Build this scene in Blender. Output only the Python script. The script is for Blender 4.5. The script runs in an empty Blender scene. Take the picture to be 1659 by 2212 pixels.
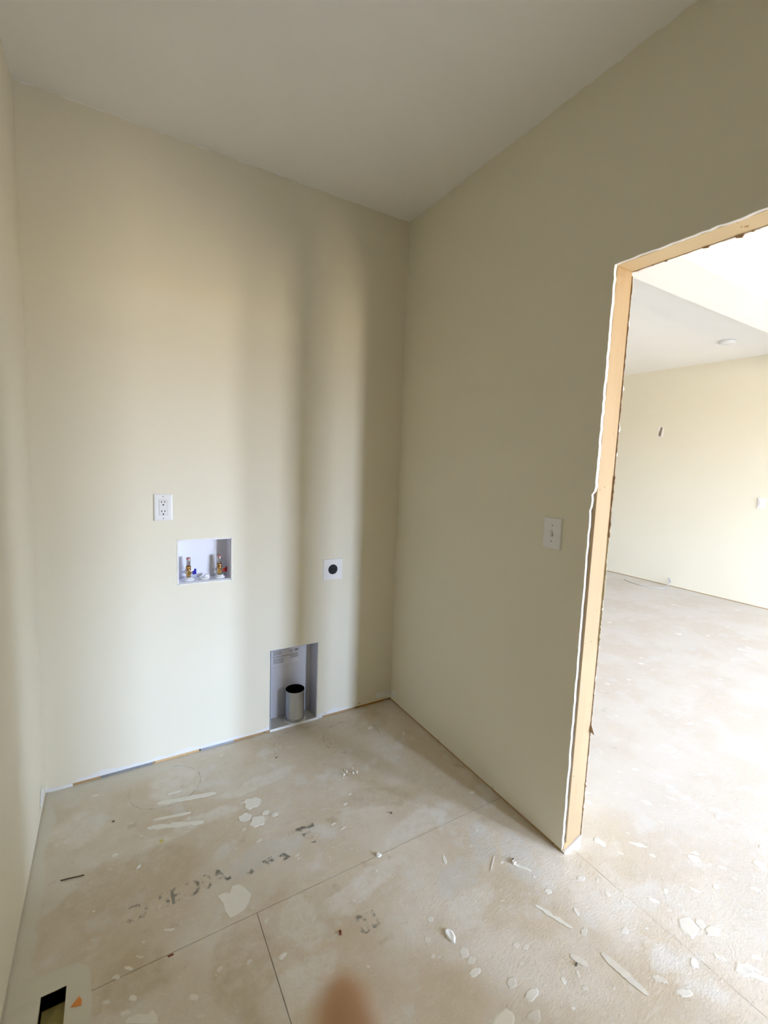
import bpy, bmesh, math, random
from mathutils import Vector, Matrix, noise as mnoise

scn = bpy.context.scene
COL = scn.collection
rnd = random.Random(7)

# ------------------------------------------------------------------ camera
W, HH, FPX = 1659.0, 2212.0, 981.07
CAM = Vector((-1.4177, -2.2184, 1.4388))
RR = Vector((0.86002017, -0.50886708, 0.03767754))
UU = Vector((0.02377428, 0.11372077, 0.99322826))
FF = Vector((0.50970588, 0.85330058, -0.1099001))
cd = bpy.data.cameras.new('camera')
cam = bpy.data.objects.new('camera', cd)
COL.objects.link(cam)
m = Matrix.Identity(4)
for i, v in enumerate((RR, UU, -FF)):
    for k in range(3):
        m[k][i] = v[k]
m.translation = CAM
cam.matrix_world = m
cd.sensor_fit = 'HORIZONTAL'
cd.sensor_width = 36.0
cd.lens = FPX / W * 36.0
cd.clip_start = 0.01
cd.dof.use_dof = True
cd.dof.focus_distance = 2.6
cd.dof.aperture_fstop = 4.0
scn.camera = cam

# ------------------------------------------------------------------ world: hazy sky above, bare earth below the horizon
SKY_K = 181.0
wd = bpy.data.worlds.new('daylight')
scn.world = wd
wd.use_nodes = True
nt = wd.node_tree
nt.nodes.clear()
out = nt.nodes.new('ShaderNodeOutputWorld')
bg = nt.nodes.new('ShaderNodeBackground')
tc = nt.nodes.new('ShaderNodeTexCoord')
sep = nt.nodes.new('ShaderNodeSeparateXYZ')
mr = nt.nodes.new('ShaderNodeMapRange')
rp = nt.nodes.new('ShaderNodeValToRGB')
mr.inputs['From Min'].default_value = -1
mr.inputs['From Max'].default_value = 1
nt.links.new(tc.outputs['Generated'], sep.inputs[0])
nt.links.new(sep.outputs['Z'], mr.inputs['Value'])
nt.links.new(mr.outputs[0], rp.inputs['Fac'])
nt.links.new(rp.outputs['Color'], bg.inputs['Color'])
nt.links.new(bg.outputs[0], out.inputs[0])
e = rp.color_ramp.elements
e[0].position = 0.0; e[0].color = (0.34, 0.29, 0.22, 1)
e[1].position = 1.0; e[1].color = (0.42, 0.62, 1.15, 1)
for p_, c_ in ((0.485, (0.38, 0.32, 0.24, 1)), (0.515, (0.69, 0.87, 1.18, 1))):
    k_ = rp.color_ramp.elements.new(p_); k_.color = c_
bg.inputs['Strength'].default_value = SKY_K

# daylight portals in the window openings (x0, x1, z0, z1, y, inward +y / -y)
WINS = [(0.88, 1.28, 0.40, 2.14, -6.25, 1), (2.36, 2.98, 0.40, 2.14, -6.25, 1),
        (3.46, 4.00, 0.40, 2.14, -6.25, 1)]
for (x0, x1, z0, z1, y, s) in WINS:
    ld = bpy.data.lights.new('window_portal', 'AREA')
    ld.shape = 'RECTANGLE'
    ld.size = x1 - x0
    ld.size_y = z1 - z0
    ld.cycles.is_portal = True
    lo = bpy.data.objects.new('window_portal', ld)
    lo.location = ((x0 + x1) / 2, y - 0.16 * s, (z0 + z1) / 2) if s else (y + 0.16, (x0 + x1) / 2, (z0 + z1) / 2)
    lo.rotation_euler = (math.radians(90 * s), 0, 0) if s else (math.radians(90), 0, math.radians(90))
    COL.objects.link(lo)

vs = scn.view_settings
vs.view_transform = 'Standard'
vs.look = 'None'
vs.exposure = 0.0
vs.gamma = 1.0
vs.use_curve_mapping = False
scn.cycles.max_bounces = 8
scn.cycles.diffuse_bounces = 7
scn.cycles.glossy_bounces = 4
scn.cycles.transparent_max_bounces = 16
scn.cycles.caustics_reflective = False
scn.cycles.caustics_refractive = False
scn.cycles.sample_clamp_indirect = 8.0
scn.cycles.use_adaptive_sampling = True
scn.cycles.adaptive_threshold = 0.08
scn.cycles.adaptive_min_samples = 24

# ------------------------------------------------------------------ pixel helpers (a pixel gives a direction; depth comes from the plane it lies on)
def ray(x, y):
    return (x - W / 2) / FPX * RR - (y - HH / 2) / FPX * UU + FF

def hit(x, y, ax, val):
    d = ray(x, y)
    return CAM + d * ((val - CAM[ax]) / d[ax])

def fl(x, y):
    p = hit(x, y, 2, 0.0)
    return (p.x, p.y)

# ------------------------------------------------------------------ materials
class NG:
    def __init__(s, name, rough=0.6, spec=0.3):
        s.m = bpy.data.materials.new(name)
        s.m.use_nodes = True
        s.t = s.m.node_tree
        s.b = s.t.nodes['Principled BSDF']
        s.b.inputs['Roughness'].default_value = rough
        s.b.inputs['Specular IOR Level'].default_value = spec

    def n(s, typ, **kw):
        nd = s.t.nodes.new(typ)
        for k, v in kw.items():
            setattr(nd, k, v)
        return nd

    def put(s, sock, v):
        if isinstance(v, bpy.types.NodeSocket):
            s.t.links.new(v, sock)
        elif isinstance(v, (tuple, list)) and len(v) == 3 and sock.type == 'RGBA':
            sock.default_value = (*v, 1)
        else:
            sock.default_value = v

    def pos(s):
        return s.n('ShaderNodeNewGeometry').outputs['Position']

    def xyz(s, v):
        nd = s.n('ShaderNodeSeparateXYZ'); s.put(nd.inputs[0], v); return nd.outputs

    def scale(s, v, sc, off=(0, 0, 0)):
        nd = s.n('ShaderNodeMapping'); s.put(nd.inputs['Vector'], v)
        nd.inputs['Scale'].default_value = sc
        nd.inputs['Location'].default_value = off
        return nd.outputs[0]

    def noise(s, v, sc, det=3, rough=0.5, dist=0.0):
        nd = s.n('ShaderNodeTexNoise'); s.put(nd.inputs['Vector'], v)
        nd.inputs['Scale'].default_value = sc
        nd.inputs['Detail'].default_value = det
        nd.inputs['Roughness'].default_value = rough
        nd.inputs['Distortion'].default_value = dist
        return nd.outputs[0]

    def ramp(s, f, a, b, lo=0.0, hi=1.0, smooth=True):
        nd = s.n('ShaderNodeMapRange')
        nd.interpolation_type = 'SMOOTHSTEP' if smooth else 'LINEAR'
        s.put(nd.inputs['Value'], f)
        nd.inputs['From Min'].default_value = a
        nd.inputs['From Max'].default_value = b
        nd.inputs['To Min'].default_value = lo
        nd.inputs['To Max'].default_value = hi
        return nd.outputs[0]

    def math(s, op, a, b=0.0):
        nd = s.n('ShaderNodeMath', operation=op); s.put(nd.inputs[0], a); s.put(nd.inputs[1], b)
        return nd.outputs[0]

    def mix(s, f, a, b):
        nd = s.n('ShaderNodeMix', data_type='RGBA')
        s.put(nd.inputs['Factor'], f); s.put(nd.inputs[6], a); s.put(nd.inputs[7], b)
        return nd.outputs[2]

    def base(s, v):
        s.put(s.b.inputs['Base Color'], v); return s

    def bump(s, h, strength=0.3, dist=0.001):
        nd = s.n('ShaderNodeBump'); s.put(nd.inputs['Height'], h)
        nd.inputs['Strength'].default_value = strength
        nd.inputs['Distance'].default_value = dist
        s.t.links.new(nd.outputs[0], s.b.inputs['Normal']); return s

    def alpha(s, f):
        s.put(s.b.inputs['Alpha'], f); return s


def plain(name, col, rough=0.5, spec=0.4, metal=0.0, var=0.06, vs_=30.0, bump=0.0):
    g = NG(name, rough, spec)
    nz = g.noise(g.n('ShaderNodeTexCoord').outputs['Object'], vs_, 3)
    dark = tuple(c * (1 - var) for c in col)
    lite = tuple(min(1, c * (1 + var)) for c in col)
    g.base(g.mix(nz, dark, lite))
    g.b.inputs['Metallic'].default_value = metal
    if bump:
        g.bump(nz, bump)
    return g.m


PAINT = (0.79, 0.745, 0.615)
PRIMER = (0.79, 0.79, 0.79)
CEILW = (0.88, 0.87, 0.84)

def mat_paint(name, primer_x=None, cut_in=True):
    g = NG(name, 0.55, 0.25)
    p = g.pos()
    x, y, z = g.xyz(p)
    big = g.noise(p, 1.4, 1)
    col = g.mix(big, tuple(c * 0.97 for c in PAINT), tuple(c * 1.03 for c in PAINT))
    if not cut_in:
        g.base(col)
        return g.m
    # ragged cut-in line under the ceiling
    top = g.math('ADD', z, g.math('MULTIPLY', g.noise(p, 22, 2), 0.016))
    col = g.mix(g.ramp(top, 2.7445, 2.7465), col, CEILW)
    if primer_x:
        # bare primer showing under the last paint pass along the floor
        edge = g.math('ADD', g.math('MULTIPLY', g.noise(g.scale(p, (3.2, 3.2, 0.0)), 2.0, 4), -0.085), z)
        low = g.ramp(edge, -0.012, -0.018)
        a, b, c, d = primer_x
        band = g.math('MULTIPLY', g.ramp(x, a, b), g.ramp(x, d, c))
        col = g.mix(g.math('MULTIPLY', low, band), col, PRIMER)
    g.base(col)
    return g.m


def mat_floor(name, small):
    g = NG(name, 0.75, 0.2)
    p = g.pos()
    x, y, z = g.xyz(p)
    rnd_ = g.n('ShaderNodeObjectInfo').outputs['Random']
    n1 = g.noise(p, 2.3, 3, 0.6, 0.0)
    n2 = g.noise(g.scale(p, (1.0, 1.0, 1.0), (4.7, 2.2, 0)), 6.5, 3, 0.62, 0.0)
    n3 = g.noise(p, 34, 3, 0.65)
    brown = g.mix(n3, (0.57, 0.485, 0.36), (0.68, 0.595, 0.475))
    tan = g.mix(n3, (0.65, 0.585, 0.49), (0.73, 0.67, 0.58))
    col = g.mix(g.ramp(n1, 0.40, 0.62), brown, tan)
    col = g.mix(g.math('MULTIPLY', rnd_, 0.10), col, (0.48, 0.39, 0.27))
    # joint compound dust scuffed into the sheets
    col = g.mix(g.ramp(n2, 0.54, 0.68, 0, 0.75), col, (0.69, 0.66, 0.60))
    str_ = g.noise(g.scale(p, (9, 42, 1)), 1.0, 2, 0.6, 0.0)
    col = g.mix(g.ramp(str_, 0.60, 0.74, 0, 0.45), col, (0.70, 0.66, 0.60))
    # short pale scratches and strand marks pressed into the face of the sheets
    for ang_, sc_, off_ in ((0.35, (16, 120, 1), 3.0), (-0.8, (18, 110, 1), 7.0)):
        rt = g.n('ShaderNodeVectorRotate', rotation_type='Z_AXIS'); g.put(rt.inputs['Vector'], p); rt.inputs['Angle'].default_value = ang_
        st = g.noise(g.scale(rt.outputs[0], sc_, (off_, off_, 0)), 1.0, 2, 0.5)
        col = g.mix(g.ramp(st, 0.66, 0.74, 0, 0.40), col, (0.77, 0.73, 0.665))
        col = g.mix(g.ramp(st, 0.32, 0.25, 0, 0.30), col, (0.45, 0.37, 0.26))
    spk = g.noise(p, 210, 2, 0.5)
    col = g.mix(g.ramp(spk, 0.68, 0.74, 0, 0.6), col, (0.80, 0.77, 0.71))
    # dark scuffs
    n4 = g.noise(g.scale(p, (1, 1, 1), (9.1, 0.4, 0)), 8.0, 3, 0.65, 0.0)
    col = g.mix(g.ramp(n4, 0.64, 0.74, 0, 0.45), col, (0.40, 0.335, 0.215))
    # big room: sanding dust, its cool grey also painting in the lavender skylight
    dusty = 0.0 if small else g.ramp(g.math('ADD', x, g.math('MULTIPLY', g.noise(p, 5, 4), 0.5)), 0.25, 0.85, 0, 0.50)
    if not small: col = g.mix(g.math('MULTIPLY', dusty, g.ramp(n3, 0.25, 0.6, 0.7, 1.0)), col, (0.54, 0.53, 0.535))
    if not small:
        g.base(col)
        g.bump(g.noise(p, 110, 2, 0.7), 0.5, 0.0025)
        return g.m
    # broad thin skims of joint compound and a few grey primer skims, each with its own outline
    skim = g.ramp(g.noise(p, 24, 5, 0.7), 0.30, 0.62, 0.25, 1.0)
    wrp = g.n('ShaderNodeVectorMath', operation='ADD')
    nzc = g.n('ShaderNodeTexNoise'); g.put(nzc.inputs['Vector'], p); nzc.inputs['Scale'].default_value = 9.0; nzc.inputs['Detail'].default_value = 4
    wsc = g.n('ShaderNodeVectorMath', operation='MULTIPLY_ADD')
    g.put(wsc.inputs[0], nzc.outputs['Color']); wsc.inputs[1].default_value = (0.11, 0.11, 0); wsc.inputs[2].default_value = (-0.055, -0.055, 0)
    g.put(wrp.inputs[0], p); g.put(wrp.inputs[1], wsc.outputs[0])
    def patch(px, rx, ry, an):
        cx_, cy_ = fl(*px)
        mp = g.n('ShaderNodeMapping', vector_type='TEXTURE'); g.put(mp.inputs['Vector'], wrp.outputs[0])
        mp.inputs['Location'].default_value = (cx_, cy_, 0); mp.inputs['Rotation'].default_value = (0, 0, an); mp.inputs['Scale'].default_value = (rx, ry, 1)
        ln = g.n('ShaderNodeVectorMath', operation='LENGTH'); g.put(ln.inputs[0], mp.outputs[0])
        return g.ramp(ln.outputs['Value'], 1.15, 0.75)
    def union(lst):
        m_ = None
        for q in lst:
            v = patch(*q); m_ = v if m_ is None else g.math('MAXIMUM', m_, v)
        return g.math('MULTIPLY', m_, skim)
    pale_ = union((((790, 1912), 0.18, 0.04, 0.15), ((645, 1985), 0.06, 0.10, 0.2), ((650, 2130), 0.12, 0.06, 0.3), ((1020, 1960), 0.12, 0.05, 0.3), ((560, 1690), 0.18, 0.035, 0.1), ((900, 1780), 0.20, 0.05, 0.1), ((420, 1780), 0.19, 0.038, 0.05),
                   ((380, 1690), 0.12, 0.09, 0), ((170, 1790), 0.10, 0.10, 0)))
    grey_ = union((((1040, 1815), 0.10, 0.05, 0.9), ((1120, 1850), 0.12, 0.06, 1.0), ((990, 1895), 0.12, 0.05, 0.3), ((580, 1845), 0.17, 0.05, 0.1)))
    tan2 = union((((290, 1900), 0.22, 0.12, 0), ((830, 1720), 0.20, 0.06, -0.3), ((290, 2110), 0.10, 0.08, 0), ((540, 2100), 0.10, 0.15, 0), ((800, 1560), 0.12, 0.10, 0.4)))
    col = g.mix(g.math('MULTIPLY', tan2, 0.6), col, (0.51, 0.42, 0.28))
    col = g.mix(g.math('MULTIPLY', pale_, 0.60), col, (0.76, 0.73, 0.67))
    col = g.mix(g.math('MULTIPLY', grey_, 0.55), col, (0.62, 0.615, 0.585))
    # paint overspray along the walls of the small room
    wob = g.math('MULTIPLY', g.noise(p, 7, 4), 0.06)
    dl = g.math('ADD', g.math('ADD', x, 1.695), wob)
    over = g.ramp(dl, 0.085, 0.062, 0, 0.8)
    db = g.math('ADD', g.math('MULTIPLY', y, -1.0), wob)
    db2 = g.math('MULTIPLY', g.ramp(db, 0.20, 0.05, 0, 0.62), g.ramp(x, -0.9, -1.35))
    inside = g.ramp(x, 0.02, -0.02)
    ov = g.math('MULTIPLY', g.math('MAXIMUM', over, db2), inside)
    col = g.mix(ov, col, (0.68, 0.655, 0.57))
    g.base(col)
    h = g.noise(g.scale(p, (1.0, 1.6, 1)), 95, 3, 0.7)
    g.bump(h, 0.6, 0.0025)
    return g.m


def mat_wood(name, axis, c0, c1, dark):
    g = NG(name, 0.55, 0.3)
    p = g.pos()
    sc = {'z': (60, 60, 1.6), 'y': (60, 1.6, 60), 'x': (1.6, 60, 60)}[axis]
    v = g.scale(p, sc)
    ring = g.noise(v, 1.0, 4, 0.55, 1.2)
    fine = g.noise(g.scale(p, tuple(k * 4 for k in sc)), 1.0, 3)
    col = g.mix(ring, c0, c1)
    col = g.mix(g.ramp(fine, 0.55, 0.8, 0, 0.35), col, dark)
    col = g.mix(g.ramp(g.noise(p, 2.2, 2), 0.45, 0.7, 0, 0.35), col, tuple(k * 1.12 for k in c1))
    g.base(col)
    g.bump(fine, 0.15, 0.0008)
    return g.m


M = {}
M['paint'] = mat_paint('wall_paint')
M['paint2'] = mat_paint('wall_paint_big_room', None, False)
M['paint_back'] = mat_paint('wall_paint_over_primer', (-1.62, -1.56, -0.40, -0.15))
M['ceiling'] = None
g = NG('ceiling_paint', 0.7, 0.2)
_p = g.pos()
g.base(g.mix(g.noise(_p, 3, 1), tuple(c * 0.98 for c in CEILW), tuple(c * 1.02 for c in CEILW)))
M['ceiling'] = g.m
M['stud'] = mat_wood('pine_stud_darkened', 'z', (0.36, 0.245, 0.125), (0.42, 0.305, 0.17), (0.30, 0.185, 0.09))  # same lumber as the header, darkened to offset direct window light
M['header'] = mat_wood('pine_header_lightened', 'y', (0.68, 0.51, 0.28), (0.76, 0.60, 0.36), (0.56, 0.38, 0.20))  # same lumber as the studs, lightened to make up for weaker bounce light
M['plate'] = mat_wood('pine_bottom_plate', 'x', (0.42, 0.25, 0.10), (0.52, 0.34, 0.17), (0.22, 0.13, 0.06))
M['platey'] = mat_wood('pine_bottom_plate_side', 'y', (0.42, 0.25, 0.10), (0.50, 0.33, 0.17), (0.22, 0.13, 0.06))
M['gyp'] = plain('gypsum_core', (0.84, 0.83, 0.79), 0.9, 0.1, 0, 0.06, 60, 0.3)
M['paper'] = plain('torn_board_paper', (0.42, 0.30, 0.20), 0.9, 0.1, 0, 0.25, 40)
M['paperpale'] = plain('torn_painted_paper', (0.70, 0.66, 0.50), 0.9, 0.1, 0, 0.12, 40)
M['mud'] = plain('joint_compound', (0.84, 0.84, 0.83), 0.8, 0.15, 0, 0.05, 70, 0.3)
M['dried'] = plain('dried_compound', (0.82, 0.79, 0.715), 0.85, 0.15, 0, 0.08, 60, 0.4)
M['dried2'] = plain('thin_dried_compound', (0.74, 0.70, 0.62), 0.85, 0.15, 0, 0.08, 60, 0.4)
M['crumb'] = plain('white_crumb', (0.88, 0.87, 0.84), 0.7, 0.3, 0, 0.05, 90)
M['white'] = plain('white_plastic', (0.82, 0.82, 0.83), 0.35, 0.5, 0, 0.015, 30)
M['white2'] = plain('white_plastic_face', (0.80, 0.80, 0.81), 0.3, 0.5, 0, 0.015, 30)
M['boxwhite'] = plain('white_box_plastic', (0.80, 0.80, 0.86), 0.4, 0.4, 0, 0.015, 30)
M['black'] = plain('black_plastic', (0.008, 0.008, 0.009), 0.5, 0.3, 0, 0.05, 30)
M['dark'] = plain('slot_shadow_plastic', (0.008, 0.008, 0.008), 0.7, 0.2, 0, 0.05, 30)
M['screw'] = plain('grey_screw_steel', (0.45, 0.44, 0.43), 0.35, 0.5, 0.8, 0.05, 50)
M['nail'] = plain('dark_screw_head', (0.06, 0.05, 0.045), 0.6, 0.3, 0.3, 0.2, 50)
M['brass'] = plain('brass', (0.75, 0.52, 0.22), 0.22, 0.5, 1.0, 0.08, 60)
M['brassd'] = plain('aged_brass', (0.52, 0.30, 0.12), 0.35, 0.5, 1.0, 0.12, 60)
M['chrome'] = plain('bright_steel', (0.62, 0.60, 0.64), 0.20, 0.5, 1.0, 0.03, 60)
M['pinkcap'] = plain('pink_cap_plastic', (0.50, 0.22, 0.22), 0.4, 0.4, 0, 0.05, 60)
M['blue'] = plain('blue_plastic', (0.012, 0.012, 0.32), 0.4, 0.4, 0, 0.05, 60)
M['red'] = plain('red_plastic', (0.42, 0.012, 0.010), 0.4, 0.4, 0, 0.05, 60)
M['galv'] = plain('galvanised_sheet', (0.62, 0.63, 0.70), 0.5, 0.5, 0.25, 0.04, 22)
M['galvf'] = plain('dusty_galvanised_sheet', (0.58, 0.56, 0.49), 0.8, 0.2, 0.0, 0.12, 40)
M['duct'] = plain('galvanised_duct', (0.50, 0.52, 0.52), 0.32, 0.5, 0.85, 0.10, 18)
M['ductin'] = plain('black_recess_shade', (0.004, 0.004, 0.004), 1.0, 0.0, 0, 0.05, 18)  # near-black stands in for the shade inside pipe and slots
M['print'] = plain('grey_print', (0.30, 0.29, 0.31), 0.7, 0.2, 0, 0.1, 200)
M['seam'] = plain('dark_gap', (0.10, 0.085, 0.075), 0.9, 0.1, 0, 0.2, 40)
M['olive'] = plain('olive_duct_lining', (0.62, 0.55, 0.22), 0.85, 0.15, 0, 0.3, 25)
M['orange'] = plain('orange_scrap', (0.72, 0.27, 0.07), 0.8, 0.2, 0, 0.12, 60)
M['stick'] = plain('dark_splinter', (0.075, 0.045, 0.02), 0.8, 0.2, 0, 0.3, 80)
M['rust'] = plain('reddish_chip', (0.24, 0.06, 0.025), 0.7, 0.2, 0, 0.2, 80)
M['grit'] = plain('grey_grit', (0.12, 0.105, 0.085), 0.8, 0.2, 0, 0.3, 80)
M['yellow'] = plain('yellow_plastic', (0.72, 0.60, 0.02), 0.4, 0.4, 0, 0.05, 80)
M['cable'] = plain('grey_cable_jacket', (0.42, 0.42, 0.42), 0.5, 0.3, 0, 0.05, 80)
M['blade'] = plain('blue_wire_tip', (0.10, 0.14, 0.35), 0.5, 0.3, 0, 0.05, 80)
M['skin'] = None
g = NG('skin', 0.5, 0.4)
_o = g.n('ShaderNodeTexCoord').outputs['Object']
g.base(g.mix(g.noise(_o, 60, 3), (0.74, 0.47, 0.30), (0.82, 0.55, 0.37)))
g.b.inputs['Subsurface Weight'].default_value = 0.15
g.b.inputs['Subsurface Radius'].default_value = (0.006, 0.002, 0.001)
g.bump(g.noise(_o, 900, 2), 0.15, 0.0004)
M['skin'] = g.m
M['nailskin'] = plain('finger_nail', (0.66, 0.42, 0.36), 0.25, 0.5, 0, 0.04, 90)
M['sleeve'] = plain('dark_grey_cloth', (0.07, 0.07, 0.08), 0.9, 0.1, 0, 0.2, 200, 0.3)
M['vinyl'] = plain('white_vinyl_frame', (0.80, 0.80, 0.79), 0.4, 0.4, 0, 0.02, 20)

def ink(name, col, lo, hi, sc, amax=0.8):
    g = NG(name, 0.8, 0.15)
    p = g.pos()
    g.base(g.mix(g.noise(p, 80, 3), tuple(c * 0.8 for c in col), tuple(c * 1.2 for c in col)))
    g.alpha(g.ramp(g.noise(p, sc, 4, 0.65), lo, hi, 0.0, amax))
    return g.m
M['ink'] = ink('worn_grey_ink', (0.27, 0.255, 0.215), 0.44, 0.66, 30, 0.78)
M['ring'] = ink('scuffed_ring_stain', (0.36, 0.33, 0.28), 0.40, 0.72, 26, 0.35)

g = NG('window_pane', 0.02, 0.5)
_t = g.n('ShaderNodeBsdfTransparent'); _gl = g.n('ShaderNodeBsdfGlossy'); _mx = g.n('ShaderNodeMixShader')
_gl.inputs['Roughness'].default_value = 0.02
_mx.inputs[0].default_value = 0.06
g.t.links.new(_t.outputs[0], _mx.inputs[1]); g.t.links.new(_gl.outputs[0], _mx.inputs[2])
g.t.links.new(_mx.outputs[0], g.t.nodes['Material Output'].inputs['Surface'])
M['glass'] = g.m

# ------------------------------------------------------------------ mesh helpers
def jit(a, b, c, amp):
    return (mnoise.noise(Vector((a, b, c))) ) * amp

class MB:
    def __init__(s):
        s.b = bmesh.new()

    def box(s, x0, x1, y0, y1, z0, z1, mi=0):
        v = [s.b.verts.new((x, y, z)) for x in (x0, x1) for y in (y0, y1) for z in (z0, z1)]
        for q in ((0, 1, 3, 2), (4, 6, 7, 5), (0, 4, 5, 1), (2, 3, 7, 6), (0, 2, 6, 4), (1, 5, 7, 3)):
            f = s.b.faces.new([v[i] for i in q]); f.material_index = mi
        return s

    def prism(s, pts, ax, a, b, mi=0, mside=None):
        """pts: 2-D outline; ax: axis of extrusion from a to b. 2-D coords are the remaining axes in order."""
        def mk(p, t):
            q = list(p); q.insert(ax, t); return s.b.verts.new(q)
        lo = [mk(p, a) for p in pts]; hi = [mk(p, b) for p in pts]
        f1 = s.b.faces.new(lo); f2 = s.b.faces.new(hi[::-1])
        f1.material_index = f2.material_index = mi
        n = len(pts)
        for i in range(n):
            f = s.b.faces.new((lo[i], hi[i], hi[(i + 1) % n], lo[(i + 1) % n]))
            f.material_index = mi if mside is None else mside
        return s

    def lathe(s, prof, c, ax=2, seg=24, mi=0, cap0=True, cap1=True):
        """prof: (radius, height) list along axis ax around centre c"""
        o = [(1, 2), (2, 0), (0, 1)][ax]
        rings = []
        for r, h in prof:
            ring = []
            for k in range(seg):
                a = 2 * math.pi * k / seg
                p = [0, 0, 0]
                p[o[0]] = c[o[0]] + r * math.cos(a); p[o[1]] = c[o[1]] + r * math.sin(a); p[ax] = c[ax] + h
                ring.append(s.b.verts.new(p))
            rings.append(ring)
        for i in range(len(rings) - 1):
            for k in range(seg):
                f = s.b.faces.new((rings[i][k], rings[i][(k + 1) % seg], rings[i + 1][(k + 1) % seg], rings[i + 1][k]))
                f.smooth = True; f.material_index = mi
        if cap0:
            s.b.faces.new(rings[0][::-1]).material_index = mi
        if cap1:
            s.b.faces.new(rings[-1]).material_index = mi
        return s

    def tube(s, pts, r, seg=8, mi=0):
        pts = [Vector(p) for p in pts]
        prev = None
        up = Vector((0, 0, 1))
        for i, p in enumerate(pts):
            d = (pts[min(i + 1, len(pts) - 1)] - pts[max(i - 1, 0)]).normalized()
            u = d.cross(up)
            if u.length < 1e-4:
                u = d.cross(Vector((1, 0, 0)))
            u.normalize(); w = u.cross(d)
            ring = [s.b.verts.new(p + (u * math.cos(2 * math.pi * k / seg) + w * math.sin(2 * math.pi * k / seg)) * r) for k in range(seg)]
            if prev:
                for k in range(seg):
                    f = s.b.faces.new((prev[k], prev[(k + 1) % seg], ring[(k + 1) % seg], ring[k])); f.smooth = True
            else:
                s.b.faces.new(ring[::-1])
            prev = ring
        s.b.faces.new(prev)
        return s

    def obj(s, name, mat, parent=None, bevel=0.0, seg=2):
        bmesh.ops.recalc_face_normals(s.b, faces=s.b.faces)
        me = bpy.data.meshes.new(name)
        off = Vector((0, 0, 0))
        q = parent
        while q is not None:
            off += q.location; q = q.parent
        bmesh.ops.translate(s.b, verts=s.b.verts, vec=-off)
        s.b.to_mesh(me); s.b.free()
        for mm in (mat if isinstance(mat, (list, tuple)) else [mat]):
            me.materials.append(mm)
        o = bpy.data.objects.new(name, me)
        COL.objects.link(o)
        if parent is not None:
            o.parent = parent
        if bevel:
            bv = o.modifiers.new('bevel', 'BEVEL'); bv.width = bevel; bv.segments = seg; bv.limit_method = 'ANGLE'
        return o

def rebase(o, loc):
    """move a world-coordinate mesh so that its origin sits at loc"""
    o.data.transform(Matrix.Translation(-Vector(loc)))
    o.location = loc
    return o

def tag(o, label, cat, kind=None, group=None):
    o['label'] = label; o['category'] = cat
    if kind: o['kind'] = kind
    if group: o['group'] = group
    return o

def thing(name, loc, label, cat, kind=None, group=None):
    o = bpy.data.objects.new(name, None)
    o.empty_display_size = 0.05
    o.location = loc
    COL.objects.link(o)
    return tag(o, label, cat, kind, group)

def grid_wall(mb, ax, a, b, ur, vr, holes, mi=0):
    """slab between a and b on axis ax, covering ur x vr minus rectangular holes (u0,u1,v0,v1)"""
    us = sorted({ur[0], ur[1], *[h[0] for h in holes], *[h[1] for h in holes]})
    vs2 = sorted({vr[0], vr[1], *[h[2] for h in holes], *[h[3] for h in holes]})
    def inside(u, v):
        return any(h[0] < u < h[1] and h[2] < v < h[3] for h in holes)
    def mk(u, v, t):
        q = [u, v]; q.insert(ax, t); return q
    vd = {}
    def V(u, v, t):
        k = (u, v, t)
        if k not in vd: vd[k] = mb.b.verts.new(mk(u, v, t))
        return vd[k]
    nu, nv = len(us) - 1, len(vs2) - 1
    solid = [[not inside((us[i] + us[i + 1]) / 2, (vs2[j] + vs2[j + 1]) / 2) for j in range(nv)] for i in range(nu)]
    for i in range(nu):
        for j in range(nv):
            if not solid[i][j]: continue
            u0, u1, v0, v1 = us[i], us[i + 1], vs2[j], vs2[j + 1]
            for t in (a, b):
                mb.b.faces.new((V(u0, v0, t), V(u1, v0, t), V(u1, v1, t), V(u0, v1, t))).material_index = 0
            for (di, dj, e0, e1) in ((-1, 0, (u0, v0), (u0, v1)), (1, 0, (u1, v0), (u1, v1)), (0, -1, (u0, v0), (u1, v0)), (0, 1, (u0, v1), (u1, v1))):
                ii, jj = i + di, j + dj
                if not (0 <= ii < nu and 0 <= jj < nv) or not solid[ii][jj]:
                    mb.b.faces.new((V(*e0, a), V(*e1, a), V(*e1, b), V(*e0, b))).material_index = mi
    return mb

CH = 2.74
XF = 4.653
YN, YE = -6.25, 7.0       # end walls of the big room
YD0, YD1, HD = -1.25, -2.42, 2.104
XL, YB = -1.695, -2.85
TD = 0.0127               # plasterboard
X2 = 0.0985               # far face of the studs
X3 = X2 + TD

M['floor'] = mat_floor('subfloor_sheet', True)
M['floor2'] = mat_floor('subfloor_sheet_big_room', False)
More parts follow.
